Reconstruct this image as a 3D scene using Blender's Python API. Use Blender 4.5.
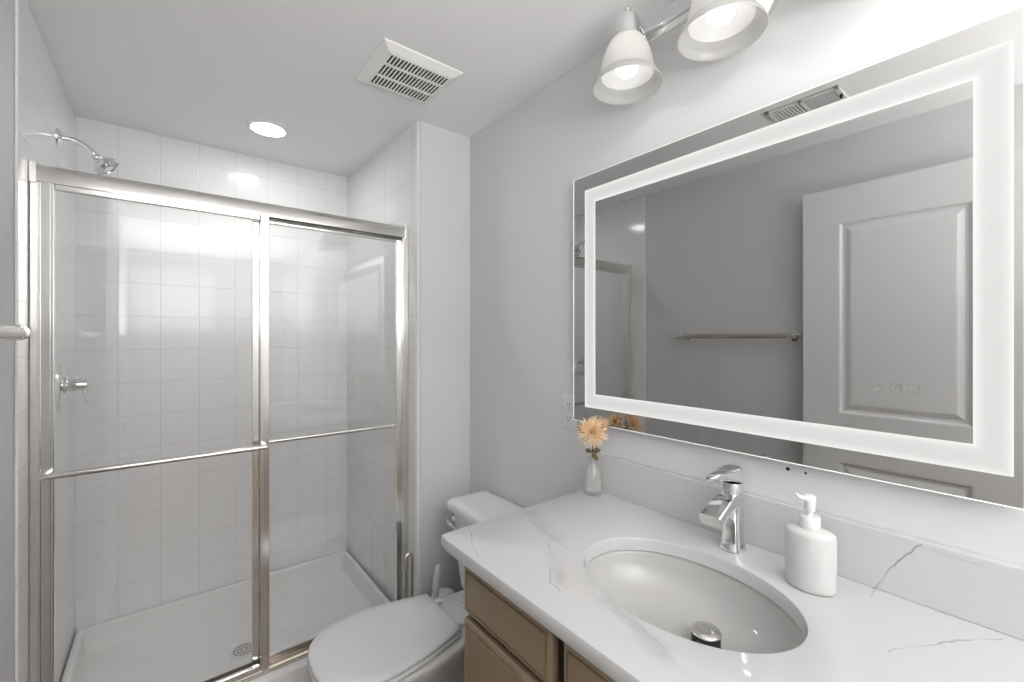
import bpy, bmesh, math, random
from mathutils import Vector, Matrix
PI = math.pi
random.seed(4)
S = bpy.context.scene
for o in list(bpy.data.objects): bpy.data.objects.remove(o)
C = S.collection

# ------------------------------------------------------------------ camera, world, exposure
HC = 1.34
cd = bpy.data.cameras.new('camera'); cam = bpy.data.objects.new('camera', cd); C.objects.link(cam)
cd.sensor_width = 36; cd.lens = 36*432.95/1024; cd.shift_y = -2.7/1024; cd.clip_start = 0.02
cam.location = (0, 0, HC); cam.rotation_euler = (PI/2, 0, -math.radians(38.41))
S.camera = cam
W = bpy.data.worlds.new('world'); S.world = W; W.use_nodes = True
W.node_tree.nodes['Background'].inputs[0].default_value = (1.0, 0.985, 0.965, 1)
W.node_tree.nodes['Background'].inputs[1].default_value = 0.5
S.view_settings.view_transform = 'Standard'; S.view_settings.look = 'None'
S.view_settings.exposure = 0.52; S.view_settings.gamma = 1; S.view_settings.use_curve_mapping = False
BULB = 3.7        # emission of the three vanity bulbs
LENS = 42.0        # emission of the recessed ceiling light
BAND = 0.43        # emission of the mirror's light band

# an added fill light behind the camera: its light comes back off the ceiling
ld = bpy.data.lights.new('added_bounce_fill', 'AREA'); ld.shape = 'RECTANGLE'; ld.size = 0.9; ld.size_y = 1.2; ld.energy = 44; ld.color = (1.0, .988, .972)
lo = bpy.data.objects.new('added_bounce_fill', ld); C.objects.link(lo); lo.location = (.18, -1.25, 1.36); lo.rotation_euler = (PI, 0, 0)

# ------------------------------------------------------------------ materials
def newmat(name):
    m = bpy.data.materials.new(name); m.use_nodes = True
    nt = m.node_tree
    return m, nt, nt.nodes['Principled BSDF'], nt.nodes['Material Output']
def P_(name, col, rough=0.5, metal=0.0, coat=0.0, spec=None, emit=None, bump=None, var=0.0):
    m, nt, b, out = newmat(name)
    b.inputs['Base Color'].default_value = (*col, 1)
    b.inputs['Roughness'].default_value = rough; b.inputs['Metallic'].default_value = metal
    b.inputs['Coat Weight'].default_value = coat; b.inputs['Coat Roughness'].default_value = 0.05
    if spec is not None: b.inputs['Specular IOR Level'].default_value = spec
    if emit: b.inputs['Emission Color'].default_value = (*emit[0], 1); b.inputs['Emission Strength'].default_value = emit[1]
    n = nt.nodes.new('ShaderNodeTexNoise'); g = nt.nodes.new('ShaderNodeNewGeometry')
    nt.links.new(g.outputs['Position'], n.inputs['Vector'])
    n.inputs['Scale'].default_value = bump[0] if bump else 6.0
    n.inputs['Detail'].default_value = 3
    if bump:
        bp = nt.nodes.new('ShaderNodeBump'); bp.inputs['Strength'].default_value = bump[1]; bp.inputs['Distance'].default_value = bump[2]
        nt.links.new(n.outputs['Fac'], bp.inputs['Height']); nt.links.new(bp.outputs[0], b.inputs['Normal'])
    if var:
        mx = nt.nodes.new('ShaderNodeMix'); mx.data_type = 'RGBA'
        mx.inputs[6].default_value = (*[c*(1-var) for c in col], 1); mx.inputs[7].default_value = (*[min(1, c*(1+var)) for c in col], 1)
        nt.links.new(n.outputs['Fac'], mx.inputs[0]); nt.links.new(mx.outputs[2], b.inputs['Base Color'])
    return m
def math_(nt, op, a, b=None, c=None):
    n = nt.nodes.new('ShaderNodeMath'); n.operation = op
    for i, v in enumerate((a, b, c)):
        if v is None: continue
        if isinstance(v, (int, float)): n.inputs[i].default_value = v
        else: nt.links.new(v, n.inputs[i])
    return n.outputs[0]

def tile_mat(name, axis, off, zoff, pitch=0.1415, zp=0.1445, col=(.88, .88, .88)):
    """glazed square wall tile; joints every `pitch` along world axis and every `zp` in height"""
    m, nt, b, out = newmat(name)
    g = nt.nodes.new('ShaderNodeNewGeometry'); s = nt.nodes.new('ShaderNodeSeparateXYZ')
    nt.links.new(g.outputs['Position'], s.inputs[0])
    ds = []; ids = []
    for o_, of, p in ((s.outputs[axis], off, pitch), (s.outputs[2], zoff, zp)):
        t = math_(nt, 'DIVIDE', math_(nt, 'SUBTRACT', o_, of), p)
        ids.append(math_(nt, 'FLOOR', t))
        f = math_(nt, 'FRACT', t)
        ds.append(math_(nt, 'MULTIPLY', math_(nt, 'MINIMUM', f, math_(nt, 'SUBTRACT', 1.0, f)), p))
    d = math_(nt, 'MINIMUM', ds[0], ds[1])
    mr = nt.nodes.new('ShaderNodeMapRange'); mr.interpolation_type = 'SMOOTHSTEP'
    nt.links.new(d, mr.inputs[0]); mr.inputs[1].default_value = 0.0006; mr.inputs[2].default_value = 0.0028
    mx = nt.nodes.new('ShaderNodeMix'); mx.data_type = 'RGBA'
    nt.links.new(mr.outputs[0], mx.inputs[0]); mx.inputs[6].default_value = (.78, .78, .78, 1); mx.inputs[7].default_value = (*col, 1)
    nt.links.new(mx.outputs[2], b.inputs['Base Color'])
    b.inputs['Roughness'].default_value = 0.13
    # each tile lies at a very slightly different tilt, with a soft waviness of the glaze
    cmb = nt.nodes.new('ShaderNodeCombineXYZ'); nt.links.new(ids[0], cmb.inputs[0]); nt.links.new(ids[1], cmb.inputs[1])
    wn = nt.nodes.new('ShaderNodeTexNoise'); wn.inputs['Scale'].default_value = 9; nt.links.new(g.outputs['Position'], wn.inputs['Vector'])
    h = math_(nt, 'ADD', mr.outputs[0], math_(nt, 'MULTIPLY', wn.outputs['Fac'], 0.15))
    bp = nt.nodes.new('ShaderNodeBump'); bp.inputs['Strength'].default_value = 0.5; bp.inputs['Distance'].default_value = 0.0012
    nt.links.new(h, bp.inputs['Height']); nt.links.new(bp.outputs[0], b.inputs['Normal'])
    return m

def pane_mat(name, tint, f0=0.05, rough=0.0, haze=0.0, hazecol=(.9, .9, .9)):
    """clear sheet glass: straight-through light plus mirror reflection by viewing angle"""
    m, nt, b, out = newmat(name); nt.nodes.remove(b)
    lw = nt.nodes.new('ShaderNodeLayerWeight'); lw.inputs[0].default_value = 0.5
    fr = math_(nt, 'ADD', math_(nt, 'MULTIPLY', math_(nt, 'POWER', lw.outputs['Facing'], 4.0), 0.85), f0)
    tr = nt.nodes.new('ShaderNodeBsdfTransparent'); tr.inputs[0].default_value = (*tint, 1)
    gl = nt.nodes.new('ShaderNodeBsdfGlossy'); gl.inputs['Roughness'].default_value = rough
    mx = nt.nodes.new('ShaderNodeMixShader')
    nt.links.new(fr, mx.inputs[0]); nt.links.new(tr.outputs[0], mx.inputs[1]); nt.links.new(gl.outputs[0], mx.inputs[2])
    last = mx
    if haze:
        df = nt.nodes.new('ShaderNodeBsdfDiffuse'); df.inputs[0].default_value = (*hazecol, 1)
        m2 = nt.nodes.new('ShaderNodeMixShader'); m2.inputs[0].default_value = haze
        nt.links.new(mx.outputs[0], m2.inputs[1]); nt.links.new(df.outputs[0], m2.inputs[2]); last = m2
    nt.links.new(last.outputs[0], out.inputs[0])
    return m

def quartz_mat():
    m, nt, b, out = newmat('white_quartz')
    g = nt.nodes.new('ShaderNodeNewGeometry')
    n = nt.nodes.new('ShaderNodeTexNoise'); n.inputs['Scale'].default_value = 26; n.inputs['Detail'].default_value = 4
    nt.links.new(g.outputs['Position'], n.inputs['Vector'])
    sub = nt.nodes.new('ShaderNodeVectorMath'); sub.operation = 'SUBTRACT'; nt.links.new(n.outputs['Color'], sub.inputs[0]); sub.inputs[1].default_value = (.5, .5, .5)
    sc = nt.nodes.new('ShaderNodeVectorMath'); sc.operation = 'SCALE'; nt.links.new(sub.outputs[0], sc.inputs[0]); sc.inputs['Scale'].default_value = 0.02
    ad = nt.nodes.new('ShaderNodeVectorMath'); ad.operation = 'ADD'; nt.links.new(g.outputs['Position'], ad.inputs[0]); nt.links.new(sc.outputs[0], ad.inputs[1])
    s = nt.nodes.new('ShaderNodeSeparateXYZ'); nt.links.new(ad.outputs[0], s.inputs[0])
    X, Y, Z = s.outputs
    patch = nt.nodes.new('ShaderNodeTexNoise'); patch.inputs['Scale'].default_value = 14; patch.inputs['Detail'].default_value = 2
    nt.links.new(g.outputs['Position'], patch.inputs['Vector'])
    pm = nt.nodes.new('ShaderNodeMapRange'); nt.links.new(patch.outputs['Fac'], pm.inputs[0]); pm.inputs[1].default_value = .36; pm.inputs[2].default_value = .6
    pm.inputs[3].default_value = .25
    total = None
    # (plane, p0, p1, half width, strength)
    V = [('c', (.597, .933), (.548, .835), .0016, .60), ('c', (.548, .835), (.531, .779), .0013, .5),
         ('c', (.775, .930), (.759, .909), .0022, .40), ('c', (.759, .909), (.736, .830), .0024, .75), ('c', (.736, .830), (.716, .746), .0022, .6), ('c', (.716, .746), (.703, .665), .0018, .5),
         ('c', (.770, .89), (.72, .74), .024, .34), ('c', (.81, .91), (.75, .74), .0016, .35),
         ('c', (.690, .74), (.651, .684), .0018, .45), ('c', (.651, .684), (.582, .615), .0020, .5), ('c', (.582, .615), (.575, .575), .0018, .5), ('c', (.66, .69), (.60, .60), .018, .26),
         ('c', (.602, .496), (.611, .428), .0022, .5), ('c', (.611, .428), (.577, .341), .0022, .45), ('c', (.62, .50), (.58, .36), .018, .26),
         ('c', (.856, .160), (.918, .128), .0016, .60), ('c', (.918, .128), (.989, .086), .0018, .7), ('c', (.989, .086), (1.034, .056), .0012, .4),
         ('b', (.216, .866), (.183, .929), .0018, .85), ('b', (.183, .929), (.150, .974), .0018, .85), ('b', (.150, .970), (.03, .962), .0012, .3)]
    for k, p0, p1, w, st in V:
        A, B = (X, Y) if k == 'c' else (Y, Z)
        L = math.hypot(p1[0]-p0[0], p1[1]-p0[1]); tx, ty = (p1[0]-p0[0])/L, (p1[1]-p0[1])/L
        u = math_(nt, 'SUBTRACT', A, p0[0]); v = math_(nt, 'SUBTRACT', B, p0[1])
        t = math_(nt, 'ADD', math_(nt, 'MULTIPLY', u, tx), math_(nt, 'MULTIPLY', v, ty))
        t = math_(nt, 'MINIMUM', math_(nt, 'MAXIMUM', t, 0.0), L)
        du = math_(nt, 'SUBTRACT', u, math_(nt, 'MULTIPLY', t, tx)); dv = math_(nt, 'SUBTRACT', v, math_(nt, 'MULTIPLY', t, ty))
        d = math_(nt, 'SQRT', math_(nt, 'ADD', math_(nt, 'MULTIPLY', du, du), math_(nt, 'MULTIPLY', dv, dv)))
        i = math_(nt, 'MAXIMUM', math_(nt, 'SUBTRACT', 1.0, math_(nt, 'DIVIDE', d, w*1.25)), 0.0)
        i = math_(nt, 'MULTIPLY', i, st)
        if k == 'b': i = math_(nt, 'MULTIPLY', i, math_(nt, 'GREATER_THAN', X, 1.0))
        else: i = math_(nt, 'MULTIPLY', i, math_(nt, 'LESS_THAN', Z, 0.925))
        total = i if total is None else math_(nt, 'MAXIMUM', total, i)
    total = math_(nt, 'MULTIPLY', total, pm.outputs[0])
    mx = nt.nodes.new('ShaderNodeMix'); mx.data_type = 'RGBA'; nt.links.new(total, mx.inputs[0])
    mx.inputs[6].default_value = (.60, .60, .60, 1); mx.inputs[7].default_value = (.20, .185, .165, 1)
    nt.links.new(mx.outputs[2], b.inputs['Base Color']); b.inputs['Roughness'].default_value = 0.045; b.inputs['Specular IOR Level'].default_value = .8
    return m

M = {}
M['wall'] = P_('pale_grey_paint', (.715, .716, .72), .55, bump=(260, .12, .0006))
M['ceil'] = P_('white_ceiling_paint', (.93, .93, .935), .7, bump=(300, .1, .0005))
M['floor'] = P_('brown_wood_floor', (.20, .135, .085), .3, var=.15, bump=(30, .1, .001))
M['trim'] = P_('white_trim_paint', (.80, .80, .80), .3)
M['door'] = P_('white_door_paint', (.78, .78, .78), .35)
M['tile_x'] = tile_mat('white_tile_back', 0, -.171, 1.001)
M['tile_y'] = tile_mat('white_tile_side', 1, 1.853, 1.001)
M['quartz'] = quartz_mat()
M['porc'] = P_('white_porcelain', (.80, .80, .795), .08)
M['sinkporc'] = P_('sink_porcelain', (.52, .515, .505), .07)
M['plastic'] = P_('white_plastic', (.76, .76, .76), .3)
M['grille'] = P_('bright_white_enamel', (.93, .93, .92), .35)
M['seatp'] = P_('white_seat_plastic', (.76, .765, .77), .22)
M['acryl'] = P_('white_acrylic', (.86, .86, .85), .25)
M['chrome'] = P_('chrome', (.82, .82, .82), .07, 1.0)
M['satin'] = P_('satin_aluminium', (.76, .75, .73), .17, 1.0, bump=(90, .03, .0005))
M['bronze'] = P_('brushed_nickel', (.60, .55, .49), .2, 1.0)
M['mirror'] = P_('mirror_silvering', (.565, .565, .56), .0, 1.0)
M['edge'] = P_('glass_edge_highlight', (.9, .92, .9), .1, emit=((1, 1, 1), .25))  # the highlight along the glass edge is put in as faint emission
def band_mat():
    m, nt, b, out = newmat('lit_frosted_band')
    b.inputs['Base Color'].default_value = (.10, .10, .10, 1); b.inputs['Roughness'].default_value = .4
    g = nt.nodes.new('ShaderNodeNewGeometry'); s = nt.nodes.new('ShaderNodeSeparateXYZ'); nt.links.new(g.outputs['Position'], s.inputs[0])
    d = None      # the LED strip behind makes both rims of the band a little brighter
    for a, o_, sg in ((.043, 1, 1), (.937, 1, -1), (1.122, 2, 1), (1.810, 2, -1)):
        q = math_(nt, 'MULTIPLY', math_(nt, 'SUBTRACT', s.outputs[o_], a), sg)
        d = q if d is None else math_(nt, 'MINIMUM', d, q)
    e = math_(nt, 'POWER', math_(nt, 'ABSOLUTE', math_(nt, 'SUBTRACT', math_(nt, 'DIVIDE', d, .0218), 1.0)), 3.0)
    st = math_(nt, 'MULTIPLY_ADD', math_(nt, 'MINIMUM', e, 1.0), .16, BAND)
    b.inputs['Emission Color'].default_value = (1, .995, .975, 1); nt.links.new(st, b.inputs['Emission Strength'])
    return m
M['band'] = band_mat()
M['icon'] = P_('etched_icon', (.30, .30, .29), .4)
M['cab'] = P_('taupe_cabinet_paint', (.285, .213, .140), .30, var=.03)
M['cabdark'] = P_('painted_gap_shade', (.05, .035, .025), .6)  # near-black colour standing for shade between the cabinet fronts
M['dark'] = P_('black_void', (.01, .01, .01), .8)
M['black'] = P_('black_rubber', (.02, .02, .02), .5)
M['slot'] = P_('grey_slot', (.10, .10, .10), .6)
M['bulb'] = P_('lit_bulb', (1, 1, 1), .3, emit=((1.0, .985, .96), BULB))
M['lens'] = P_('lit_lens', (1, 1, 1), .3, emit=((1.0, .995, .985), LENS))
M['bottle'] = P_('matte_white_ceramic', (.63, .63, .625), .38)
M['petal'] = P_('peach_petal', (.84, .60, .36), .6, var=.18, bump=(60, .1, .001))
M['petal_dark'] = P_('ochre_centre', (.50, .24, .07), .7)
M['leaf'] = P_('dried_green_leaf', (.14, .11, .045), .7, var=.3)
M['rust'] = P_('rust_leaf', (.30, .10, .06), .7, var=.3)
M['stem'] = P_('brown_stem', (.20, .15, .07), .7)
M['pane'] = pane_mat('clear_shower_glass', (1, 1, 1), .045)
M['vase'] = pane_mat('clear_vase_glass', (.985, .985, .98), .05, haze=.14)
def shade_mat():
    m, nt, b, out = newmat('frosted_white_glass')
    b.inputs['Base Color'].default_value = (.62, .62, .615, 1); b.inputs['Roughness'].default_value = .25
    tl = nt.nodes.new('ShaderNodeBsdfTranslucent'); tl.inputs[0].default_value = (.80, .79, .77, 1)
    mx = nt.nodes.new('ShaderNodeMixShader'); mx.inputs[0].default_value = .5
    nt.links.new(b.outputs[0], mx.inputs[1]); nt.links.new(tl.outputs[0], mx.inputs[2]); nt.links.new(mx.outputs[0], out.inputs[0])
    return m
M['shade'] = shade_mat()

# ------------------------------------------------------------------ mesh helpers (all shapes given in world coordinates)
def finish(name, bm, mat, parent=None, smooth=True, origin=None, angle=0.6):
    bmesh.ops.recalc_face_normals(bm, faces=bm.faces[:])
    org = Vector(origin) if origin else (root_of(parent) if parent else Vector((0, 0, 0)))
    bmesh.ops.translate(bm, verts=bm.verts[:], vec=-org)
    for e in bm.edges:
        if len(e.link_faces) == 2: e.smooth = e.calc_face_angle(0) < angle
    me = bpy.data.meshes.new(name); bm.to_mesh(me); bm.free()
    for p in me.polygons: p.use_smooth = smooth
    me.materials.append(mat if not isinstance(mat, str) else M[mat])
    o = bpy.data.objects.new(name, me); C.objects.link(o)
    if parent: o.parent = parent
    else: o.location = org
    return o
def root_of(o):
    while o.parent: o = o.parent
    return Vector(o.location)
def tag(o, label=None, cat=None, group=None, kind=None):
    for k, v in (('label', label), ('category', cat), ('group', group), ('kind', kind)):
        if v: o[k] = v
    return o
def thing(name, loc, label, cat, group=None):
    o = bpy.data.objects.new(name, None); C.objects.link(o); o.location = loc; o.empty_display_size = .05
    return tag(o, label, cat, group)
def struct(name, bm, mat, **k):
    o = finish(name, bm, mat, **k); o['kind'] = 'structure'; return o
def B(): return bmesh.new()
def box(bm, x0, x1, y0, y1, z0, z1, bev=0.0, seg=2):
    r = bmesh.ops.create_cube(bm, size=1)
    vs = r['verts']
    for v in vs:
        v.co = Vector((x0+(v.co.x+.5)*(x1-x0), y0+(v.co.y+.5)*(y1-y0), z0+(v.co.z+.5)*(z1-z0)))
    if bev:
        es = list({e for v in vs for e in v.link_edges})
        bmesh.ops.bevel(bm, geom=es, offset=bev, segments=seg, affect='EDGES', profile=.5)
    return bm
def loft(bm, rings, cap0=True, cap1=True, closed=True):
    R = [[bm.verts.new(p) for p in r] for r in rings]
    n = len(R[0])
    for a, b in zip(R, R[1:]):
        for i in range(n if closed else n-1):
            j = (i+1) % n
            bm.faces.new((a[i], a[j], b[j], b[i]))
    if cap0: bm.faces.new(R[0][::-1])
    if cap1: bm.faces.new(R[-1])
    return R
def frame_of(d):
    d = Vector(d).normalized(); up = Vector((0, 0, 1)) if abs(d.z) < .95 else Vector((1, 0, 0))
    a = d.cross(up).normalized(); b = d.cross(a).normalized()
    return a, b
def lathe(bm, c, prof, n=40, axis=(0, 0, 1), cap0=True, cap1=True):
    """prof: (radius, height along axis)"""
    a, b = frame_of(axis); ax = Vector(axis).normalized(); c = Vector(c)
    rings = [[c+ax*h+(a*math.cos(2*PI*i/n)+b*math.sin(2*PI*i/n))*max(r, 1e-4) for i in range(n)] for r, h in prof]
    loft(bm, rings, cap0, cap1)
    return bm
def smooth_path(pts, k=6):
    pts = [Vector(p) for p in pts]; out = []
    P = [pts[0]*2-pts[1]]+pts+[pts[-1]*2-pts[-2]]
    for i in range(1, len(P)-2):
        for j in range(k):
            t = j/k; a, b, c, d = P[i-1:i+3]
            out.append(.5*((2*b)+(-a+c)*t+(2*a-5*b+4*c-d)*t*t+(-a+3*b-3*c+d)*t**3))
    out.append(pts[-1]); return out
def tube(bm, pts, r, n=14, caps=True, flat=1.0):
    pts = [Vector(p) for p in pts]; m = len(pts)
    rs = r if isinstance(r, (list, tuple)) else [r]*m
    tang = [(pts[min(i+1, m-1)]-pts[max(i-1, 0)]).normalized() for i in range(m)]
    a, _ = frame_of(tang[0]); rings = []
    for i in range(m):
        a = (a-tang[i]*a.dot(tang[i])).normalized(); b = tang[i].cross(a)
        rings.append([pts[i]+(a*math.cos(2*PI*k/n)+b*math.sin(2*PI*k/n)*flat)*rs[i] for k in range(n)])
    loft(bm, rings, caps, caps); return bm
def rrect(cx, cy, hx, hy, r, z, k=5):
    out = []
    for qx, qy, a0 in ((1, 1, 0), (-1, 1, PI/2), (-1, -1, PI), (1, -1, 1.5*PI)):
        for i in range(k+1):
            a = a0+PI/2*i/k
            out.append(Vector((cx+qx*(hx-r)+r*math.cos(a), cy+qy*(hy-r)+r*math.sin(a), z)))
    return out
def ell(cx, cy, a, b, z, n=96, p=2.0):
    out = []
    for i in range(n):
        t = 2*PI*i/n; c, s = math.cos(t), math.sin(t)
        out.append(Vector((cx+a*math.copysign(abs(c)**(2/p), c), cy+b*math.copysign(abs(s)**(2/p), s), z)))
    return out

# ------------------------------------------------------------------ the room
XR, XL, ZC, YB = 1.07, -.306, 2.25, 2.50
YN = -.03
struct('floor', box(B(), XL-.12, XR+.12, -2.2, YB+.12, -.08, 0), 'floor', smooth=False)
struct('ceiling', box(B(), XL-.12, XR+.12, -2.2, YB+.12, ZC, ZC+.08), 'ceil', smooth=False)
struct('wall_right', box(B(), XR, XR+.12, -2.2, YB+.12, 0, ZC), 'wall', smooth=False)
struct('wall_left', box(B(), XL-.12, XL, -2.2, YB+.12, 0, ZC), 'wall', smooth=False)
struct('wall_back', box(B(), XL, XR, YB+.008, YB+.12, 0, ZC), 'wall', smooth=False)
bm = B()   # short return wall between shower and toilet; its shower side is a little out of square
loft(bm, [[Vector((.824, 1.658, z)), Vector((XR, 1.658, z)), Vector((XR, YB+.008, z)), Vector((.800, YB+.008, z))] for z in (0, ZC)])
bmesh.ops.bevel(bm, geom=[e for e in bm.edges if abs(e.verts[0].co.x-.824) < 1e-4 and abs(e.verts[1].co.x-.824) < 1e-4], offset=.004, segments=2, affect='EDGES')
struct('wall_partition', bm, 'wall', smooth=False)
struct('wall_near', box(B(), XL-.12, XR+.12, -2.32, -2.2, 0, ZC), 'wall', smooth=False)
# tile cladding in the shower
box_ = box(B(), XL, .80, YB, YB+.008, .13, ZC)
struct('wall_tile_back', box_, 'tile_x', smooth=False)
bm = B(); box(bm, XL, XL+.007, 1.635, YB, 0.0, ZC, .004, 3)
struct('wall_tile_left', bm, 'tile_y', smooth=False)
bm = B()
loft(bm, [[Vector((.815, 1.663, z)), Vector((.824, 1.663, z)), Vector((.802, YB, z)), Vector((.791, YB, z))] for z in (0, ZC)])
bmesh.ops.bevel(bm, geom=[e for e in bm.edges if abs(e.verts[0].co.x-.815) < 1e-4 and abs(e.verts[1].co.x-.815) < 1e-4], offset=.006, segments=3, affect='EDGES')
struct('wall_tile_right', bm, 'tile_y', smooth=False)
struct('baseboard_left', box(B(), XL, XL+.012, .80, 1.59, 0, .09, .003), 'trim', smooth=False)
struct('baseboard_partition', box(B(), .83, XR, 1.646, 1.658, 0, .09, .003), 'trim', smooth=False)
struct('baseboard_right', box(B(), XR-.012, XR, .95, 1.645, 0, .09, .003), 'trim', smooth=False)
wr = bpy.data.objects['wall_right']
for y, z, r in ((.370, 1.052, .0042), (.336, 1.051, .0026)):
    finish('screw_hole', lathe(B(), (XR, y, z), [(r, -.0012), (r*.9, -.0015), (r*.2, -.0016)], 16, (-1, 0, 0)).copy() if False else lathe(B(), (XR+.004, y, z), [(r, 0), (r, .0045), (r*.8, .005)], 16, (-1, 0, 0)), 'black', wr)

# ------------------------------------------------------------------ open door leaf folded back along the left wall
def panel_door():
    y0, y1, z0, z1, xf, xb =   .05, .736, .012, 2.002, -.230, -.265
    d = struct('door_1', B_door(y0, y1, z0, z1, xf, xb), 'door', smooth=False)
    d['label'] = 'white two-panel door standing open against the left wall'
    k = B()
    lathe(k, (xf, .675, .911), [(.030, 0), (.030, .004), (.026, .007), (.012, .009), (.010, .03), (.018, .036), (.026, .046), (.027, .056), (.020, .066), (.004, .069)], 28, (1, 0, 0))
    finish('door_knob', k, 'chrome', d)
    for z in (.25, 1.1, 1.85):
        finish('hinge', tube(B(), [(xf-.004, y0-.006, z-.045), (xf-.004, y0-.006, z+.045)], .006), 'satin', d)
def B_door(y0, y1, z0, z1, xf, xb):
    """slab with two raised panels: the front is a grid with rings stepping in and out"""
    bm = B()
    PY = (.19, .602); PZ = [(1.008, 1.850), (.20, .800)]
    box(bm, xb, xf-.012, y0, y1, z0, z1)
    for a, b, c, d in ((y0, PY[0], z0, z1), (PY[1], y1, z0, z1), (PY[0], PY[1], z0, PZ[1][0]), (PY[0], PY[1], PZ[1][1], PZ[0][0]), (PY[0], PY[1], PZ[0][1], z1)):
        box(bm, xf-.0121, xf, a, b, c, d)
    for c, d in PZ:
        def ring(i, x): return [Vector((x, PY[0]+i, c+i)), Vector((x, PY[1]-i, c+i)), Vector((x, PY[1]-i, d-i)), Vector((x, PY[0]+i, d-i))]
        loft(bm, [ring(0, xf), ring(.006, xf-.001), ring(.014, xf-.009), ring(.024, xf-.010), ring(.044, xf-.002), ring(.050, xf-.0015)], False, True)
    return bm
panel_door()

# ------------------------------------------------------------------ ceiling things
def recessed_light():
    t = thing('recessed_light', (.338, 2.130, ZC), 'round white recessed light in the ceiling above the shower', 'ceiling light')
    n = 56; c = (.338, 2.130, ZC)
    finish('trim_ring', lathe(B(), c, [(.086, 0), (.086, .003), (.080, .006), (.066, .0065), (.062, .003), (.062, 0)], n, (0, 0, -1), False, False), 'grille', t)
    finish('lens', lathe(B(), c, [(.0625, .0005), (.058, .0035), (.03, .0045), (.001, .0048)], n, (0, 0, -1), True, True), 'lens', t)
recessed_light()
def exhaust_fan():
    x0, x1, y0, y1 = .512, .789, 1.266, 1.531
    t = thing('exhaust_fan', ((x0+x1)/2, (y0+y1)/2, ZC), 'square white exhaust fan grille with dark slots on the ceiling', 'vent')
    gx0, gx1, gy0, gy1 = .548, .757, 1.300, 1.492
    def rg(a, b, c, d, z): return [Vector((a, c, z)), Vector((b, c, z)), Vector((b, d, z)), Vector((a, d, z))]
    bm = B()
    loft(bm, [rg(x0, x1, y0, y1, ZC), rg(x0, x1, y0, y1, ZC-.004), rg(x0+.024, x1-.024, y0+.026, y1-.026, ZC-.016), rg(gx0, gx1, gy0, gy1, ZC-.018), rg(gx0, gx1, gy0, gy1, ZC-.010)], False, False)
    finish('frame', bm, 'grille', t, smooth=False)
    bm = B(); n = 17; pt = (gx1-gx0)/n
    for i in range(n+1):
        cx = gx0+i*pt
        box(bm, max(gx0, cx-pt*.21), min(gx1, cx+pt*.21), gy0, gy1, ZC-.018, ZC-.0150)
    for a, b in ((gy0, gy0+.003), (gy0+.054, gy0+.064), (gy0+.126, gy0+.136), (gy1-.003, gy1)):
        box(bm, gx0, gx1, a, b, ZC-.0185, ZC-.0150)
    finish('grille', bm, 'grille', t, smooth=False)
    finish('housing', box(B(), gx0-.002, gx1+.002, gy0-.002, gy1+.002, ZC-.0155, ZC-.001), 'dark', t, smooth=False)
exhaust_fan()
def register():
    x0, x1, y0, y1 = .045, .198, .49, .735
    t = thing('ceiling_register', ((x0+x1)/2, (y0+y1)/2, ZC), 'metal ceiling air register with two slat banks, seen in the mirror top edge', 'vent')
    bm = B(); z = ZC
    for a, b, c, d in ((x0, x1, y0, y0+.016), (x0, x1, y1-.016, y1), (x0, x0+.016, y0, y1), (x1-.016, x1, y0, y1), (x0, x1, .607, .620)):
        box(bm, a, b, c, d, z-.008, z, .002)
    finish('frame', bm, 'plastic', t, smooth=False)
    finish('backing', box(B(), x0+.01, x1-.01, y0+.01, y1-.01, z-.002, z-.0003), 'slot', t, smooth=False)
    bm = B()
    for i in range(9):
        y = .625+i*.0118
        box(bm, x0+.014, x1-.014, y, y+.0065, z-.007, z-.001)
    for i in range(10):
        x = x0+.020+i*.0118
        box(bm, x, x+.0065, y0+.014, .609, z-.007, z-.001)
    finish('slats', bm, 'plastic', t, smooth=False)
    finish('lever', box(B(), .13, .136, y0+.003, y0+.012, z-.022, z-.007, .001), 'black', t, smooth=False)
register()

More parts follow.
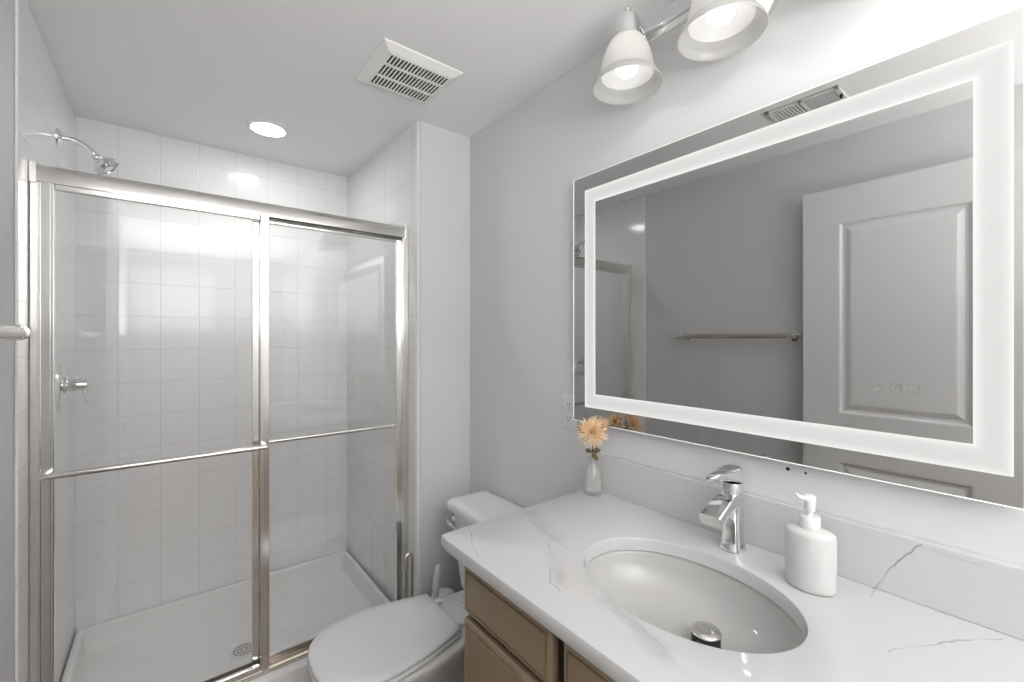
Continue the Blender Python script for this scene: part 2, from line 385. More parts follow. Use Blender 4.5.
# ------------------------------------------------------------------ lit mirror
def led_mirror():
    xm = 1.040; y0, y1, z0, z1 = .033, .985, 1.075, 1.855
    t = thing('lit_mirror', (xm, .509, 1.075), 'large rectangular wall mirror with a glowing frosted band all round', 'mirror')
    finish('glass', box(B(), xm, xm+.005, y0, y1, z0, z1), 'mirror', t, smooth=False)
    e = B(); w = .0016
    for a, b, c, d in ((y0-w, y0, z0-w, z1+w), (y1, y1+w, z0-w, z1+w), (y0, y1, z0-w, z0), (y0, y1, z1, z1+w)):
        box(e, xm-.0012, xm+.005, a, b, c, d)
    tag(finish('glass_edge', e, 'edge', t, smooth=False), 'polished glass edge with its highlight put in as a faint glow')
    finish('back_box', box(B(), xm+.005, XR, y0+.03, y1-.03, z0+.03, z1-.03), 'plastic', t, smooth=False)
    bm = B(); a0, a1, c0, c1 = .043, .937, 1.122, 1.810; i0, i1, k0, k1 = .087, .8945, 1.1655, 1.7655
    for a, b, c, d in ((a0, i0, c0, c1), (i1, a1, c0, c1), (i0, i1, c0, k0), (i0, i1, k1, c1)):
        box(bm, xm-.0008, xm+.0002, a, b, c, d)
    tag(finish('light_band', bm, 'band', t, smooth=False), 'glowing white frosted band')
    for j, yc in enumerate((.2095, .1845, .161)):
        bm = B(); h = .0080; w = .0007; zc = 1.2485
        x0, x1 = xm-.0006, xm+.0002
        for a, b, c, d in ((yc-h, yc+h, zc-h, zc-h+w), (yc-h, yc+h, zc+h-w, zc+h), (yc-h, yc-h+w, zc-h, zc+h), (yc+h-w, yc+h, zc-h, zc+h)):
            box(bm, x0, x1, a, b, c, d)
        if j == 0:      # figure-like mark: a stroke over a small base
            box(bm, x0, x1, yc-.0009, yc+.0009, zc-.001, zc+.0045); box(bm, x0, x1, yc-.003, yc+.003, zc-.0042, zc-.0028)
        else:           # a dot in a ring of short rays
            lathe(bm, (x1, yc, zc), [(.0018 if j == 1 else .0014, 0), (.0017 if j == 1 else .0013, .0008)], 12, (-1, 0, 0))
            for q in range(8 if j == 1 else 4):
                an = q*2*PI/(8 if j == 1 else 4)
                cy, cz = yc+.0035*math.cos(an), zc+.0035*math.sin(an)
                box(bm, x0, x1, cy-.0005, cy+.0005, cz-.0005, cz+.0005)
        finish('touch_button', bm, 'icon', t, smooth=False)
led_mirror()

# ------------------------------------------------------------------ vanity light
def vanity_light():
    zb = 2.150; xs = .94; ys = (.701, .455, .209)
    t = thing('vanity_light', (XR, .455, zb), 'chrome three-lamp vanity light with frosted bell shades above the mirror', 'wall light')
    bm = B()
    tube(bm, [(1.022, .155, zb), (1.022, .755, zb)], .011, 20)
    tube(bm, [(1.010, .155, zb-.012), (1.010, .755, zb-.012)], .005, 12); tube(bm, [(1.010, .155, zb+.012), (1.010, .755, zb+.012)], .005, 12)
    finish('bar', bm, 'chrome', t)
    for y in (.150, .760):
        finish('end_cap', lathe(B(), (1.018, y-.006, zb), [(.006, -.004), (.016, 0), (.018, .006), (.016, .012), (.006, .016)], 24, (0, 1, 0)), 'chrome', t)
    finish('backplate', lathe(B(), (XR, .455, zb-.03), [(.068, 0), (.068, .008), (.062, .014), (.045, .020), (.030, .030), (.018, .044), (.014, .06)], 48, (-1, 0, 0)), 'chrome', t)
    for i, y in enumerate(ys):
        finish('arm', tube(B(), smooth_path([(xs, y, zb+.030), (.966, y, zb+.034), (.992, y, zb+.030), (1.012, y, zb+.014), (1.020, y, zb-.002)]), .0085, 14), 'chrome', t)
        finish('finial', lathe(B(), (xs, y, 2.180), [(.012, 0), (.0125, .004), (.007, .008), (.007, .012), (.0105, .017), (.0100, .025), (.005, .030), (.0005, .0315)], 24), 'chrome', t)
        finish('lamp_cup', lathe(B(), (xs, y, 2.116), [(.033, 0), (.0345, .004), (.0345, .011), (.032, .013), (.032, .046), (.0318, .052), (.0285, .060), (.020, .0655), (.012, .067)], 36, cap0=False), 'chrome', t)
        prof = [(.027, 2.130), (.034, 2.125), (.045, 2.112), (.055, 2.093), (.0625, 2.070), (.067, 2.048), (.0695, 2.034), (.0690, 2.029), (.073, 2.025), (.081, 2.017), (.0870, 2.008), (.0895, 2.001)]
        inn = [(max(r-.003, .001), z-.0005) for r, z in prof][::-1]
        bm = B(); lathe(bm, (xs, y, 0), prof+[(.0882, 1.9985), (.0862, 2.0002)]+inn[1:], 64, cap0=False, cap1=False)
        sh = finish('lamp_shade', bm, 'shade', t)
        finish('bulb', lathe(B(), (xs, y, 2.024), [(.001, 0), (.012, .002), (.021, .008), (.0275, .018), (.0295, .030), (.0275, .044), (.021, .058), (.015, .070), (.0135, .09), (.0135, .10)], 32), 'bulb', t)
vanity_light()

# ------------------------------------------------------------------ outlet
def outlet():
    t = thing('wall_outlet', (XR, 1.030, 1.033), 'white duplex wall outlet partly hidden by the left edge of the mirror', 'outlet')
    finish('cover_plate', box(B(), XR-.006, XR, .996, 1.066, 1.033, 1.148, .003), 'plastic', t)
    for zc in (1.069, 1.112):
        r = finish('receptacle', lathe(B(), (XR-.0055, 1.031, zc), [(.0165, 0), (.0165, .002), (.0155, .003)], 24, (-1, 0, 0)), 'plastic', t)
        bm = B()
        box(bm, XR-.0092, XR-.0082, 1.036, 1.0385, zc-.001, zc+.008); box(bm, XR-.0092, XR-.0082, 1.0235, 1.026, zc-.001, zc+.008)
        lathe(bm, (XR-.0082, 1.031, zc-.008), [(.0028, 0), (.0028, .001)], 12, (-1, 0, 0))
        finish('slots', bm, 'slot', r, smooth=False)
outlet()

# ------------------------------------------------------------------ towel bar on the left wall
def towel_bar():
    x, z = -.250, 1.352; ya, yb = .800, 1.355
    t = thing('towel_bar', (XL, (ya+yb)/2, z), 'round chrome towel bar on the left wall, also seen across the mirror', 'towel bar')
    finish('bar', tube(B(), [(x, ya-.02, z), (x, yb+.02, z)], .0125, 24), 'bronze', t)
    for y in (ya, yb):
        finish('post', lathe(B(), (XL, y, z), [(.026, 0), (.026, .006), (.020, .010), (.011, .016), (.010, .038), (.0155, .042), (.016, .062), (.013, .066)], 28, (1, 0, 0)), 'chrome', t)
        s = 1 if y == yb else -1
        finish('end_cap', lathe(B(), (x, y+s*.018, z), [(.0125, 0), (.0165, .002), (.0165, .010), (.013, .013), (.011, .030), (.006, .034)], 24, (0, s, 0)), 'chrome', t)
towel_bar()

# ------------------------------------------------------------------ shower pan, tracks, sliding doors
def shower_pan():
    t = thing('shower_pan', (.25, 2.1, 0), 'white acrylic shower pan with a low front curb and rimmed back', 'shower base')
    def R(x0, x1, y0, y1, z, r=.02): return rrect((x0+x1)/2, (y0+y1)/2, (x1-x0)/2, (y1-y0)/2, r, z, 6)
    x0, x1, y0, y1 = XL+.010, .790, 1.712, YB-.001
    bm = B()
    loft(bm, [R(x0, x1, y0, y1, 0.0, .004), R(x0, x1, y0, y1, .140, .004), R(x0+.003, x1-.003, y0+.003, y1-.003, .146, .005), R(x0+.010, x1-.008, y0+.010, y1-.008, .150, .008),
              R(x0+.020, x1-.016, y0+.100, y1-.024, .150, .02), R(x0+.026, x1-.022, y0+.106, y1-.030, .146, .03),
              R(x0+.030, x1-.026, y0+.112, y1-.034, .085, .04), R(x0+.036, x1-.032, y0+.118, y1-.040, .058, .045), R(x0+.075, x1-.07, y0+.16, y1-.08, .049, .06), R(.20, .29, 2.05, 2.15, .045, .044)], False, True)
    finish('pan', bm, 'acryl', t, angle=.9)
    fl = finish('drain', lathe(B(), (.245, 2.100, .045), [(.052, 0), (.052, .002), (.048, .0035), (.001, .0036)], 40), 'plastic', t)
    bm = B()
    for r_, n_ in ((.012, 6), (.024, 12), (.036, 18)):
        for k in range(n_):
            a = 2*PI*k/n_; lathe(bm, (.245+r_*math.cos(a), 2.100+r_*math.sin(a), .0484), [(.0040, 0), (.0040, .0006)], 8)
    finish('drain_holes', bm, 'slot', fl, smooth=False)
shower_pan()
Y1, Y2 = 1.752, 1.783      # planes of the outer (left) and the inner (right) sliding leaf
XJ0, XJ1 = -.298, .812
def shower_tracks():
    t = thing('shower_door_frame', (.26, 1.765, .15), 'satin metal shower enclosure frame of header, side jambs and sill track', 'shower frame')
    prof = [(1.738, 1.772), (1.738, 1.800), (1.741, 1.812), (1.748, 1.820), (1.760, 1.823), (1.800, 1.823), (1.800, 1.770), (1.796, 1.770), (1.796, 1.790), (1.770, 1.790), (1.770, 1.772), (1.767, 1.772), (1.767, 1.790), (1.742, 1.790), (1.742, 1.772)]
    bm = B(); loft(bm, [[Vector((x, y, z)) for y, z in prof] for x in (XJ0, XJ1-.002)]); finish('header', bm, 'satin', t, angle=.5)
    for x0, x1 in ((XJ0, XJ0+.022), (XJ1-.028, XJ1)):
        tag(finish('jamb', box(B(), x0, x1, 1.742, 1.796, .158, 1.772, .002), 'satin', t, smooth=False))
        finish('corner_cap', box(B(), x0-.001 if x0 < 0 else x1-.020, x0+.014 if x0 < 0 else x1+.001, 1.7365, 1.801, 1.766, 1.825, .002), 'satin', t, smooth=False)
    prof = [(1.742, .150), (1.742, .166), (1.746, .170), (1.750, .160), (1.766, .160), (1.768, .172), (1.771, .172), (1.772, .160), (1.790, .160), (1.793, .180), (1.797, .180), (1.797, .150)]
    bm = B(); loft(bm, [[Vector((x, y, z)) for y, z in prof] for x in (XJ0, XJ1)]); finish('sill_track', bm, 'bronze', t, smooth=False)
shower_tracks()
def leaf(x0, x1, yc, label, bar_side, xb0, xb1, zb, stile=.028):
    t = thing('sliding_shower_door', ((x0+x1)/2, yc, .163), label, 'shower door', 'sliding glass shower doors')
    z0, z1 = .165, 1.789; h = .009; w = stile
    for a, b in ((x0, x0+w), (x1-w, x1)):
        bm = B(); box(bm, a, b, yc-h, yc+h, z0, z1, .002); box(bm, a+.007, b-.007, yc-h-.0015, yc+h+.0015, z0, z1, .001)
        finish('stile', bm, 'satin', t, smooth=False)
    for a, b in ((z0, z0+.024), (z1-.034, z1)):
        finish('rail', box(B(), x0+w, x1-w, yc-h+.001, yc+h-.001, a, b, .003), 'satin', t, smooth=False)
    finish('glass_pane', box(B(), x0+w-.006, x1-w+.006, yc-.0025, yc+.0025, z0+.02, z1-.03), 'pane', t, smooth=False)
    yb = yc+bar_side*.040
    bar = finish('towel_bar', tube(B(), [(xb0, yb, zb), (xb1, yb, zb)], .0085, 20), 'satin', t)
    for x in (xb0+.006, xb1-.006):
        finish('bracket', tube(B(), [(x, yc+bar_side*h, zb), (x, yb+bar_side*.004, zb)], [.011, .0095], 18), 'satin', bar)
leaf(-.279, .281, Y1, 'left sliding shower door, in front, with its bar facing the room', -1, -.270, .268, .962)
leaf(.232, .800, Y2, 'right sliding shower door, behind, with its bar inside the shower', 1, .245, .782, .955)

# ------------------------------------------------------------------ shower head and valve
def shower_fittings():
    y = 2.13; t = thing('showerhead', (XL+.007, y, 2.03), 'chrome shower head on a short curved arm high on the tiled wall', 'shower head')
    finish('flange', lathe(B(), (XL+.007, y, 2.03), [(.030, 0), (.029, .004), (.020, .010), (.011, .013)], 32, (1, 0, 0)), 'chrome', t)
    e = Vector((-.212, y, 1.998))
    finish('arm', tube(B(), smooth_path([(XL+.007, y, 2.03), (-.262, y, 2.030), (-.232, y, 2.018), tuple(e)]), .0085, 16), 'chrome', t)
    ax = Vector((.66, -.10, -.75)).normalized()
    bm = B(); lathe(bm, e, [(.012, -.006), (.013, .006), (.011, .010), (.014, .014), (.015, .020), (.011, .024), (.020, .030), (.034, .042), (.041, .052), (.042, .060), (.038, .063), (.036, .059), (.016, .059), (.015, .066), (.004, .068)], 40, ax)
    h = finish('head', bm, 'chrome', t)
    bm = B(); a, b = frame_of(ax)
    for r_, n_ in ((.022, 12), (.031, 18)):
        for k in range(n_):
            q = 2*PI*k/n_; lathe(bm, e+ax*.0585+(a*math.cos(q)+b*math.sin(q))*r_, [(.0016, 0), (.0012, .003)], 8, ax)
    finish('nozzles', bm, 'slot', h)
    y, z, x = 2.185, 1.165, XL+.007
    t = thing('shower_valve', (x, y, z), 'chrome shower valve with oblong plate and down-turned lever on the tiled wall', 'shower valve')
    bm = B()
    def rr(hx, hz, xx): return [Vector((xx, y+p.x, z+p.y)) for p in rrect(0, 0, hx, hz, min(hx, hz)*.8, 0, 8)]
    loft(bm, [rr(.055, .083, x), rr(.055, .083, x+.004), rr(.044, .074, x+.009), rr(.02, .04, x+.010)])
    finish('plate', bm, 'chrome', t)
    finish('stem', lathe(B(), (x+.009, y, z+.008), [(.030, 0), (.030, .008), (.022, .010), (.022, .050), (.020, .059), (.004, .061)], 32, (1, 0, 0)), 'chrome', t)
    finish('lever', tube(B(), smooth_path([(x+.056, y, z+.016), (x+.060, y, z-.005), (x+.064, y-.002, z-.030), (x+.068, y-.004, z-.055)]), [.010]*6+[.0085]*6+[.007]*6+[.006], 14, flat=.6), 'chrome', t)
shower_fittings()

# ------------------------------------------------------------------ vanity cabinet
ZT = .865                      # top of the counter
def vanity():
    yL, yR = .868, YN+.002; xf = .560; zt = ZT-.030
    t = thing('vanity_cabinet', (.81, .42, 0), 'taupe painted vanity cabinet with drawers under the white counter', 'cabinet')
    bm = B(); sd = .018
    box(bm, xf, XR-.001, yL-sd, yL, 0.0, zt); box(bm, xf, XR-.001, yR, yR+sd, 0.0, zt); box(bm, xf+.02, XR-.001, yR+sd, yL-sd, .09, .11)
    box(bm, xf+.05, xf+.066, yR+sd, yL-sd, 0, .09)
    finish('body', bm, 'cab', t, smooth=False)
    bm = B()
    for a, b, c, d in ((yR, yL, zt-.03, zt), (yR, yL, .09, .12), (.578, .590, .12, zt-.03), (yL-.02, yL, .12, zt-.03), (yR, yR+.02, .12, zt-.03)):
        box(bm, xf-.003, xf+.018, a, b, c, d)
    finish('face_frame', bm, 'cab', t, smooth=False)
    finish('gap_shade', box(B(), xf+.010, xf+.012, yR+sd, yL-sd, .12, zt-.002), 'cabdark', t, smooth=False)  # dark sheet put in as the shade behind the gaps, not a cabinet part
    def front(name, y0, y1, z0, z1, knob=False):
        def r(i, x): return [Vector((x, y0+i, z0+i)), Vector((x, y1-i, z0+i)), Vector((x, y1-i, z1-i)), Vector((x, y0+i, z1-i))]
        bm = B()
        loft(bm, [r(0, xf-.003), r(0, xf-.014), r(.003, xf-.018), r(.0100, xf-.0195), r(.0108, xf-.0135), r(.0132, xf-.0135), r(.0142, xf-.020), r(.0165, xf-.0205)])
        return finish(name, bm, 'cab', t, smooth=False)
    front('drawer_front', .570, yL-.003, .703, .812); front('drawer_front', .570, yL-.003, .50, .686); front('drawer_front', .570, yL-.003, .31, .492); front('drawer_front', .570, yL-.003, .115, .302)
    front('false_front', yR+.012, .540, .703, .812)
    for a, b in ((.262, .540), (yR+.012, .256)): front('door', a, b, .115, .686)
vanity()
SX, SY, SA, SB = .782, .4575, .1535, .2080     # counter cut-out: centre and half axes
def countertop():
    x0, x1, y0, y1 = .512, XR-.001, YN+.001, .932; zb = ZT-.030
    t = thing('countertop', (.79, .45, ZT-.03), 'white quartz countertop with grey veins and an oval sink opening', 'countertop')
    n = 160; rc = .014
    def outer(i, z):
        X0, X1, Y0_, Y1_ = x0+i, x1, y0, y1-i; out = []
        for k in range(n):
            a = 2*PI*k/n; c, s = math.cos(a), math.sin(a)
            tx = ((X1-SX)/c if c > 0 else (X0-SX)/c) if abs(c) > 1e-9 else 1e9
            ty = ((Y1_-SY)/s if s > 0 else (Y0_-SY)/s) if abs(s) > 1e-9 else 1e9
            q = min(tx, ty); p = Vector((SX+q*c, SY+q*s, z))
            cx, cy = X0+rc, Y1_-rc              # rounded front left corner
            if p.x < cx and p.y > cy:
                d = Vector((p.x-cx, p.y-cy)); d.normalize(); p.x, p.y = cx+d.x*rc, cy+d.y*rc
            out.append(p)
        return out
    def inner(i, z): return [Vector((SX+(SA+i)*math.cos(2*PI*k/n), SY+(SB+i)*math.sin(2*PI*k/n), z)) for k in range(n)]
    bm = B()
    R = loft(bm, [inner(0, zb), inner(0, ZT-.005), inner(.0015, ZT-.0015), inner(.005, ZT), outer(.005, ZT), outer(.0015, ZT-.0015), outer(0, ZT-.005), outer(0, zb+.005), outer(.002, zb+.001), outer(.005, zb), inner(0, zb)], False, False)
    bmesh.ops.remove_doubles(bm, verts=bm.verts[:], dist=1e-5)
    finish('slab', bm, 'quartz', t, angle=.5)
    finish('backsplash', box(B(), 1.050, XR-.0005, y0, .916, ZT, .978, .002), 'quartz', t, smooth=False)
countertop()
def sink():
    t = thing('sink', (SX, SY, .72), 'oval white undermount sink set in the quartz counter', 'sink')
    zt = ZT-.0302; dx, dy = .822, .427; n = 96
    prof = [(1.10, .002), (1.045, .0), (1.00, -.002), (.985, -.010), (.965, -.028), (.92, -.050), (.83, -.068), (.68, -.081), (.48, -.089), (.28, -.092), (.145, -.094)]
    def ring(s, z, off=0):
        k = min(1, max(0, (1-s)/.85)); cx, cy = SX+(dx-SX)*k, SY+(dy-SY)*k
        return ell(cx, cy, (SA+.006)*s+off, (SB+.006)*s+off, z, n)
    def ringA(s, z, off=0):
        r = ring(s, z, off)
        if s < .3:   # towards the drain the bowl becomes round
            k = min(1, max(0, (1-s)/.85)); cx, cy = SX+(dx-SX)*k, SY+(dy-SY)*k
            w = (.3-s)/.155; rad = .024
            r = [p.lerp(Vector((cx+rad*math.cos(2*PI*i/n), cy+rad*math.sin(2*PI*i/n), p.z)), min(1, w)) for i, p in enumerate(r)]
        return r
    bm = B()
    loft(bm, [ringA(s, zt+z) for s, z in prof if s <= 1.1 and z <= 0]+[ringA(s, zt+z-.010) for s, z in prof[::-1] if z <= 0], False, False)
    bm2 = bm
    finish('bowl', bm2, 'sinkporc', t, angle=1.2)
    zd = zt-.094
    finish('drain', lathe(B(), (dx, dy, zd-.012), [(.020, 0), (.024, .004), (.0275, .0135), (.026, .015), (.021, .0145), (.020, .008), (.001, .008)], 36, cap0=True), 'chrome', t)
    s = finish('stopper', lathe(B(), (dx, dy, zd+.001), [(.006, -.004), (.006, .020), (.023, .021), (.0280, .025), (.0280, .0275), (.025, .030), (.012, .0325), (.001, .033)], 36), 'satin', t)
    tag(finish('gasket', lathe(B(), (dx, dy, zd+.005), [(.019, 0), (.0262, .002), (.0262, .016), (.022, .0175)], 32), 'black', s), 'black rubber gasket')
sink()

# ------------------------------------------------------------------ faucet
def faucet():
    cx, cy = 1.000, .458
    t = thing('faucet', (cx, cy, ZT), 'single-lever chrome faucet standing behind the oval sink', 'faucet')
    def ov(hx, hy, z, dx=0): return ell(cx+dx, cy, hx, hy, z, 40, 2.6)
    bm = B(); loft(bm, [ov(.029, .0265, ZT), ov(.029, .0265, ZT+.003), ov(.0265, .0240, ZT+.010), ov(.0240, .0220, ZT+.022), ov(.0228, .0212, ZT+.040), ov(.0225, .0210, ZT+.150), ov(.0220, .0205, ZT+.1515)])
    finish('body', bm, 'chrome', t, angle=.9)
    bm = B()   # spout: wide flat trough leaning down to a cut end
    st = [(1.006, .978, .030, .0195), (.975, .979, .026, .0205), (.950, .974, .023, .0215), (.925, .966, .021, .0225), (.908, .959, .021, .0230), (.899, .953, .024, .0230)]
    rings = []
    for x, z, h, w in st:
        rings.append([Vector((x-p.y*.25, cy+p.x, z+p.y)) for p in rrect(0, 0, w, h/2, .005, 0, 4)])
    loft(bm, rings); sp = finish('spout', bm, 'chrome', t, angle=.7)
    finish('aerator', box(B(), .906, .917, cy-.015, cy+.015, .943, .951, .001), 'slot', sp)
    bm = B(); z = ZT+.1525   # lever: round cap drawn out to a thin blade
    def lv(s, zz, dz=0):
        out = []
        for i in range(48):
            a = 2*PI*i/48; c, q = math.cos(a), math.sin(a)
            x = cx+.0225*s*c; y = cy+.0212*s*q
            if c < 0:
                x = cx-(.0225+.090*(1-abs(q)**3)*1.0)*s*abs(c)**.7; y = cy+.0212*s*math.copysign(abs(q)**.8, q)*(1-.18*abs(c))
            zr = (cx-x)
            out.append(Vector((x, y, zz+dz*min(1, zr/.07) if zr > 0 else zz)))
        return out
    loft(bm, [lv(.96, z, .021), lv(1, z+.002, .023), lv(1, z+.024, .004), lv(.96, z+.029, .001), lv(.80, z+.032, .0)])
    finish('lever', bm, 'chrome', t, angle=.6)
faucet()

# ------------------------------------------------------------------ soap dispenser
def soap():
    cx, cy = .955, .293
    t = thing('soap_dispenser', (cx, cy, ZT), 'matte white oval soap dispenser with pump beside the faucet', 'soap dispenser')
    ra = math.radians(8)
    def v(hl, hw, z, n=56):       # lens-shaped outline, long axis along the counter
        out = []
        for i in range(n):
            a = 2*PI*i/n; y = hl*.885*math.cos(a); x = hw*math.copysign(abs(math.sin(a))**1.25, math.sin(a))
            out.append(Vector((cx+x*math.cos(ra)-y*math.sin(ra), cy+x*math.sin(ra)+y*math.cos(ra), z)))
        return out
    bm = B(); loft(bm, [v(.040, .021, ZT), v(.0435, .0245, ZT+.002), v(.0455, .0265, ZT+.008), v(.0465, .0275, ZT+.055), v(.047, .0280, ZT+.104), v(.0460, .0270, ZT+.109), v(.042, .0235, ZT+.113), v(.030, .017, ZT+.1155), v(.014, .012, ZT+.117)])
    finish('bottle', bm, 'bottle', t, angle=.9)
    z = ZT+.116
    finish('collar', lathe(B(), (cx, cy, z), [(.0165, 0), (.0170, .002), (.0170, .020), (.0155, .0225), (.006, .023)], 36), 'plastic', t)
    finish('pump_stem', lathe(B(), (cx, cy, z+.022), [(.0050, 0), (.0050, .008), (.0085, .010), (.0088, .012), (.0100, .034), (.0095, .038), (.006, .040), (.001, .0405)], 28), 'plastic', t)
    d = Vector((-.88, .47, 0)).normalized(); p = Vector((cx, cy, z+.052))
    finish('nozzle', tube(B(), smooth_path([p, p+d*.012+Vector((0, 0, .004)), p+d*.024+Vector((0, 0, .008)), p+d*.031+Vector((0, 0, .0145))], 4), [.0065]*4+[.0038]*4+[.0026]*4+[.0015], 16), 'plastic', t)
soap()

# ------------------------------------------------------------------ vase and flowers
def vase():
    cx, cy = 1.016, .884
    t = thing('glass_vase', (cx, cy, ZT), 'small clear glass bottle vase at the far counter corner', 'vase')
    o = [(.022, 0), (.0265, .003), (.0285, .010), (.0280, .050), (.0250, .068), (.0160, .082), (.0125, .092), (.0125, .104), (.0160, .112)]
    i = [(.0145, .112), (.0105, .104), (.0105, .092), (.0135, .081), (.0220, .066), (.0255, .050), (.0255, .012), (.018, .008), (.001, .007)]
    finish('bottle', lathe(B(), (cx, cy, ZT), o+i, 40), 'vase', t)
def flower(c, ax, R, stem_pts, label, np_=70, leaves=()):
    c = Vector(c); ax = Vector(ax).normalized()
    t = thing('dried_chrysanthemum', tuple(stem_pts[0]), label, 'flower', 'peach flowers in the glass vase')
    finish('stem', tube(B(), smooth_path(stem_pts+[tuple(c-ax*.006)], 5), .0016, 8), 'stem', t)
    bm = B(); a, b = frame_of(ax); rnd = random.Random(int(R*9999))
    for k in range(np_):
        f = (k+.5)/np_; elev = math.acos(1-1.35*f); az = k*2.39996+rnd.uniform(-.1, .1)
        d = (ax*math.cos(elev)+(a*math.cos(az)+b*math.sin(az))*math.sin(elev)).normalized()
        L = R*(.62+.38*f)*rnd.uniform(.86, 1.1); side = d.cross(ax).normalized() if d.cross(ax).length > .05 else a
        nrm = side.cross(d).normalized(); w = R*.030*rnd.uniform(.8, 1.2); curl = rnd.uniform(-.10, .22)
        rings = []
        for q, ww in ((.05, .5), (.35, .9), (.7, 1.15), (.9, .9), (1.0, .25)):
            p = c+d*L*q+nrm*(curl*L*q*q)
            rings.append([p+side*w*ww, p+nrm*w*.35, p-side*w*ww, p-nrm*w*.35])
        loft(bm, rings)
    finish('petals', bm, 'petal', t, smooth=False)
    finish('centre', lathe(B(), c-ax*.002, [(.010*R/.05, 0), (.011*R/.05, .006*R/.05), (.007*R/.05, .014*R/.05), (.001, .017*R/.05)], 14, ax), 'petal_dark', t)
    for base, d, L, mk in leaves:
        bm = B(); base = Vector(base); d = Vector(d).normalized(); s = d.cross(Vector((-.72, -.62, .30))).normalized(); n_ = s.cross(d)
        rings = []
        for q, ww in ((0, .10), (.2, .55), (.4, 1.0), (.55, .7), (.7, .85), (.88, .35), (1, .05)):
            p = base+d*L*q+n_*L*.22*math.sin(q*3); w = L*.32*ww
            rings.append([p+s*w, p+n_*.0008, p-s*w, p-n_*.0008])
        loft(bm, rings); finish('leaf', bm, mk, t, smooth=False)
vase()
flower((.948, .826, 1.072), (-.62, -.62, .42), .050, [(1.014, .886, .878), (1.010, .882, .95), (1.000, .872, 1.00), (.988, .858, 1.035)],
       'large peach chrysanthemum facing the room, the front one in the glass vase', 120,
       [((1.002, .874, .999), (.25, -.9, .25), .030, 'leaf'), ((1.002, .874, .997), (-.2, .9, .1), .024, 'leaf'), ((1.004, .875, .990), (.1, -.7, -.5), .026, 'leaf'), ((.986, .87, 1.06), (-.5, .9, .35), .040, 'rust')])
flower((1.008, .842, 1.084), (.72, -.30, .62), .034, [(1.018, .882, .879), (1.018, .880, .95), (1.015, .866, 1.02), (1.008, .850, 1.060)],
       'smaller peach chrysanthemum turned to the mirror behind the front one', 80,
       [((1.006, .846, 1.075), (-.1, -.8, -.1), .026, 'leaf'), ((1.003, .840, 1.085), (-.4, -.5, .5), .018, 'rust')])

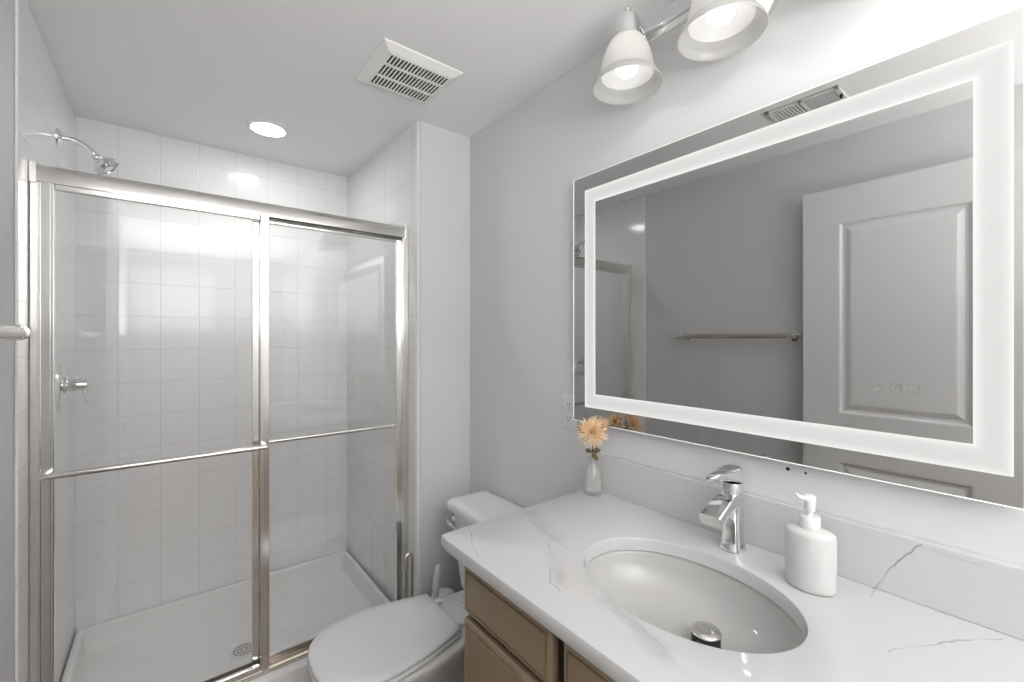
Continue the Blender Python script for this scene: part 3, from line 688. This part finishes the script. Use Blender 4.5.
# ------------------------------------------------------------------ toilet
def toilet():
    cy = 1.308
    t = thing('toilet', (.62, cy, 0), 'white two-piece toilet with closed lid against the right wall', 'toilet')
    prof = [(.738, .117), (.700, .130), (.640, .147), (.577, .160), (.510, .169), (.450, .168), (.405, .157), (.368, .137), (.338, .106), (.320, .066), (.313, .026)]
    def egg(off, z, xback=None, dome=0):
        pp = smooth_path([(x, h, 0) for x, h in prof], 4)
        cxx = .52; pts = []
        side = [Vector((p.x, p.y)) for p in pp]
        full = side+[Vector((p.x, -p.y)) for p in side[::-1]]
        out = []; m = len(full)
        for i, p in enumerate(full):
            tng = full[(i+1) % m]-full[i-1]; nn = Vector((tng.y, -tng.x)).normalized()
            if nn.dot(p-Vector((cxx, 0))) < 0: nn = -nn
            q = p+nn*off
            out.append(Vector((q.x, cy+q.y, z)))
        return out
    # bowl and pedestal, one continuous body
    def eb(x0, x1, hw, z, n=64, p=2.3):
        cx_, a_ = (x0+x1)/2, (x1-x0)/2
        return ell(cx_, cy, a_, hw, z, n, p)
    bm = B()
    loft(bm, [eb(.40, .93, .105, 0), eb(.40, .93, .107, .012), eb(.415, .92, .100, .030), eb(.435, .91, .092, .10), eb(.43, .90, .090, .17), eb(.395, .89, .100, .235), eb(.355, .875, .130, .29), eb(.340, .86, .153, .335), eb(.328, .85, .164, .362), eb(.328, .85, .165, .374), eb(.337, .842, .157, .379)])
    finish('bowl', bm, 'porc', t, angle=1.3)
    bm = B(); loft(bm, [rrect(.85, cy, .12, .095, .03, .29), rrect(.85, cy, .13, .115, .03, .335), rrect(.85, cy, .135, .120, .03, .366), rrect(.85, cy, .130, .115, .03, .372)])
    finish('deck', bm, 'porc', t, angle=.9)
    # seat: a ring
    bm = B(); o = [egg(-.004, .381), egg(.001, .385), egg(.001, .393), egg(-.004, .397)]; i = [[Vector((.52+(p.x-.52)*.62, cy+(p.y-cy)*.58, zz)) for p in egg(0, 0)] for zz in (.397, .381)]
    loft(bm, o+i+[egg(-.004, .381)], False, False); bmesh.ops.remove_doubles(bm, verts=bm.verts[:], dist=1e-5)
    finish('seat', bm, 'seatp', t, angle=.9)
    bm = B(); loft(bm, [egg(-.006, .399), egg(-.001, .402), egg(0, .406), egg(-.0015, .411), egg(-.006, .4145)]+[[Vector((.53+(p.x-.53)*q, cy+(p.y-cy)*q, zz)) for p in egg(-.006, 0)] for q, zz in ((.85, .4160), (.6, .4170), (.3, .4175))])
    finish('lid', bm, 'seatp', t, angle=.9)
    for y in (cy-.075, cy+.075):
        bm = B(); lathe(bm, (.765, y, .372), [(.016, 0), (.016, .008), (.012, .012), (.011, .024), (.006, .027)], 20)
        tube(bm, [(.735, y, .392), (.768, y, .392)], .008, 14)
        finish('hinge', bm, 'plastic', t)
    for y in (cy-.055, cy+.045):
        finish('bolt_cap', lathe(B(), (.815, y, .371), [(.012, 0), (.012, .006), (.008, .010), (.001, .011)], 16), 'plastic', t)
    # tank
    bm = B(); xa, xb = .880, 1.058
    def tk(i, z, hy): return rrect((xa+xb)/2, cy, (xb-xa)/2-i, hy, .030, z, 6)
    loft(bm, [tk(.03, .366, .150), tk(.015, .372, .160), tk(.012, .42, .172), tk(.006, .56, .192), tk(.004, .664, .200)])
    finish('tank', bm, 'porc', t, angle=.9)
    bm = B()
    def tl(i, z): return rrect(.9605, cy, .1005-i, .213-i, .030, z, 7)
    loft(bm, [tl(.010, .662), tl(.001, .666), tl(0, .672), tl(0, .688), tl(.004, .696), tl(.012, .701), tl(.04, .703)])
    finish('tank_lid', bm, 'porc', t, angle=.9)
    hy = cy+.178; hz = .620
    h = finish('flush_handle', lathe(B(), (.886, hy, hz), [(.016, 0), (.017, .004), (.013, .009), (.008, .012), (.008, .020), (.012, .022), (.012, .030), (.004, .033)], 24, (-1, 0, 0)), 'chrome', t)
    finish('flush_lever', tube(B(), smooth_path([(.860, hy, hz), (.858, hy-.03, hz-.003), (.858, hy-.062, hz-.010)]), [.006]*6+[.0055]*6+[.007], 12, flat=.6), 'chrome', h)
toilet()

# ------------------------------------------------------------------ toilet brush and chrome paper stand
def brush():
    cx, cy = .888, 1.572
    t = thing('toilet_brush', (cx, cy, 0), 'white toilet brush in a round holder between toilet tank and return wall', 'toilet brush')
    finish('holder', lathe(B(), (cx, cy, 0), [(.052, 0), (.055, .006), (.058, .10), (.062, .22), (.060, .262), (.050, .284), (.030, .297), (.012, .302)], 40), 'plastic', t)
    pts = smooth_path([(.848, 1.568, .286), (.849, 1.568, .320), (.851, 1.568, .355), (.856, 1.568, .395), (.861, 1.568, .418)], 6)
    n = len(pts); finish('handle', tube(B(), pts, [(.008+.0065*math.sin(PI*min(1, i/(n-1))**.8)) for i in range(n-1)]+[.004], 16), 'plastic', t)
brush()
def stand():
    cx, cy = .748, 1.604
    t = thing('paper_stand', (cx, cy, 0), 'slim chrome toilet paper stand with a looped top beside the shower jamb', 'paper stand')
    finish('base', lathe(B(), (cx, cy, 0), [(.075, 0), (.075, .006), (.070, .010), (.012, .012)], 40), 'chrome', t)
    w = .0135
    pts = [(cx-w, cy, .010), (cx-w, cy, .468), (cx-w*.75, cy, .478), (cx, cy, .483), (cx+w*.75, cy, .478), (cx+w, cy, .468), (cx+w, cy, .010)]
    finish('loop', tube(B(), pts, .0064, 14), 'chrome', t)
stand()
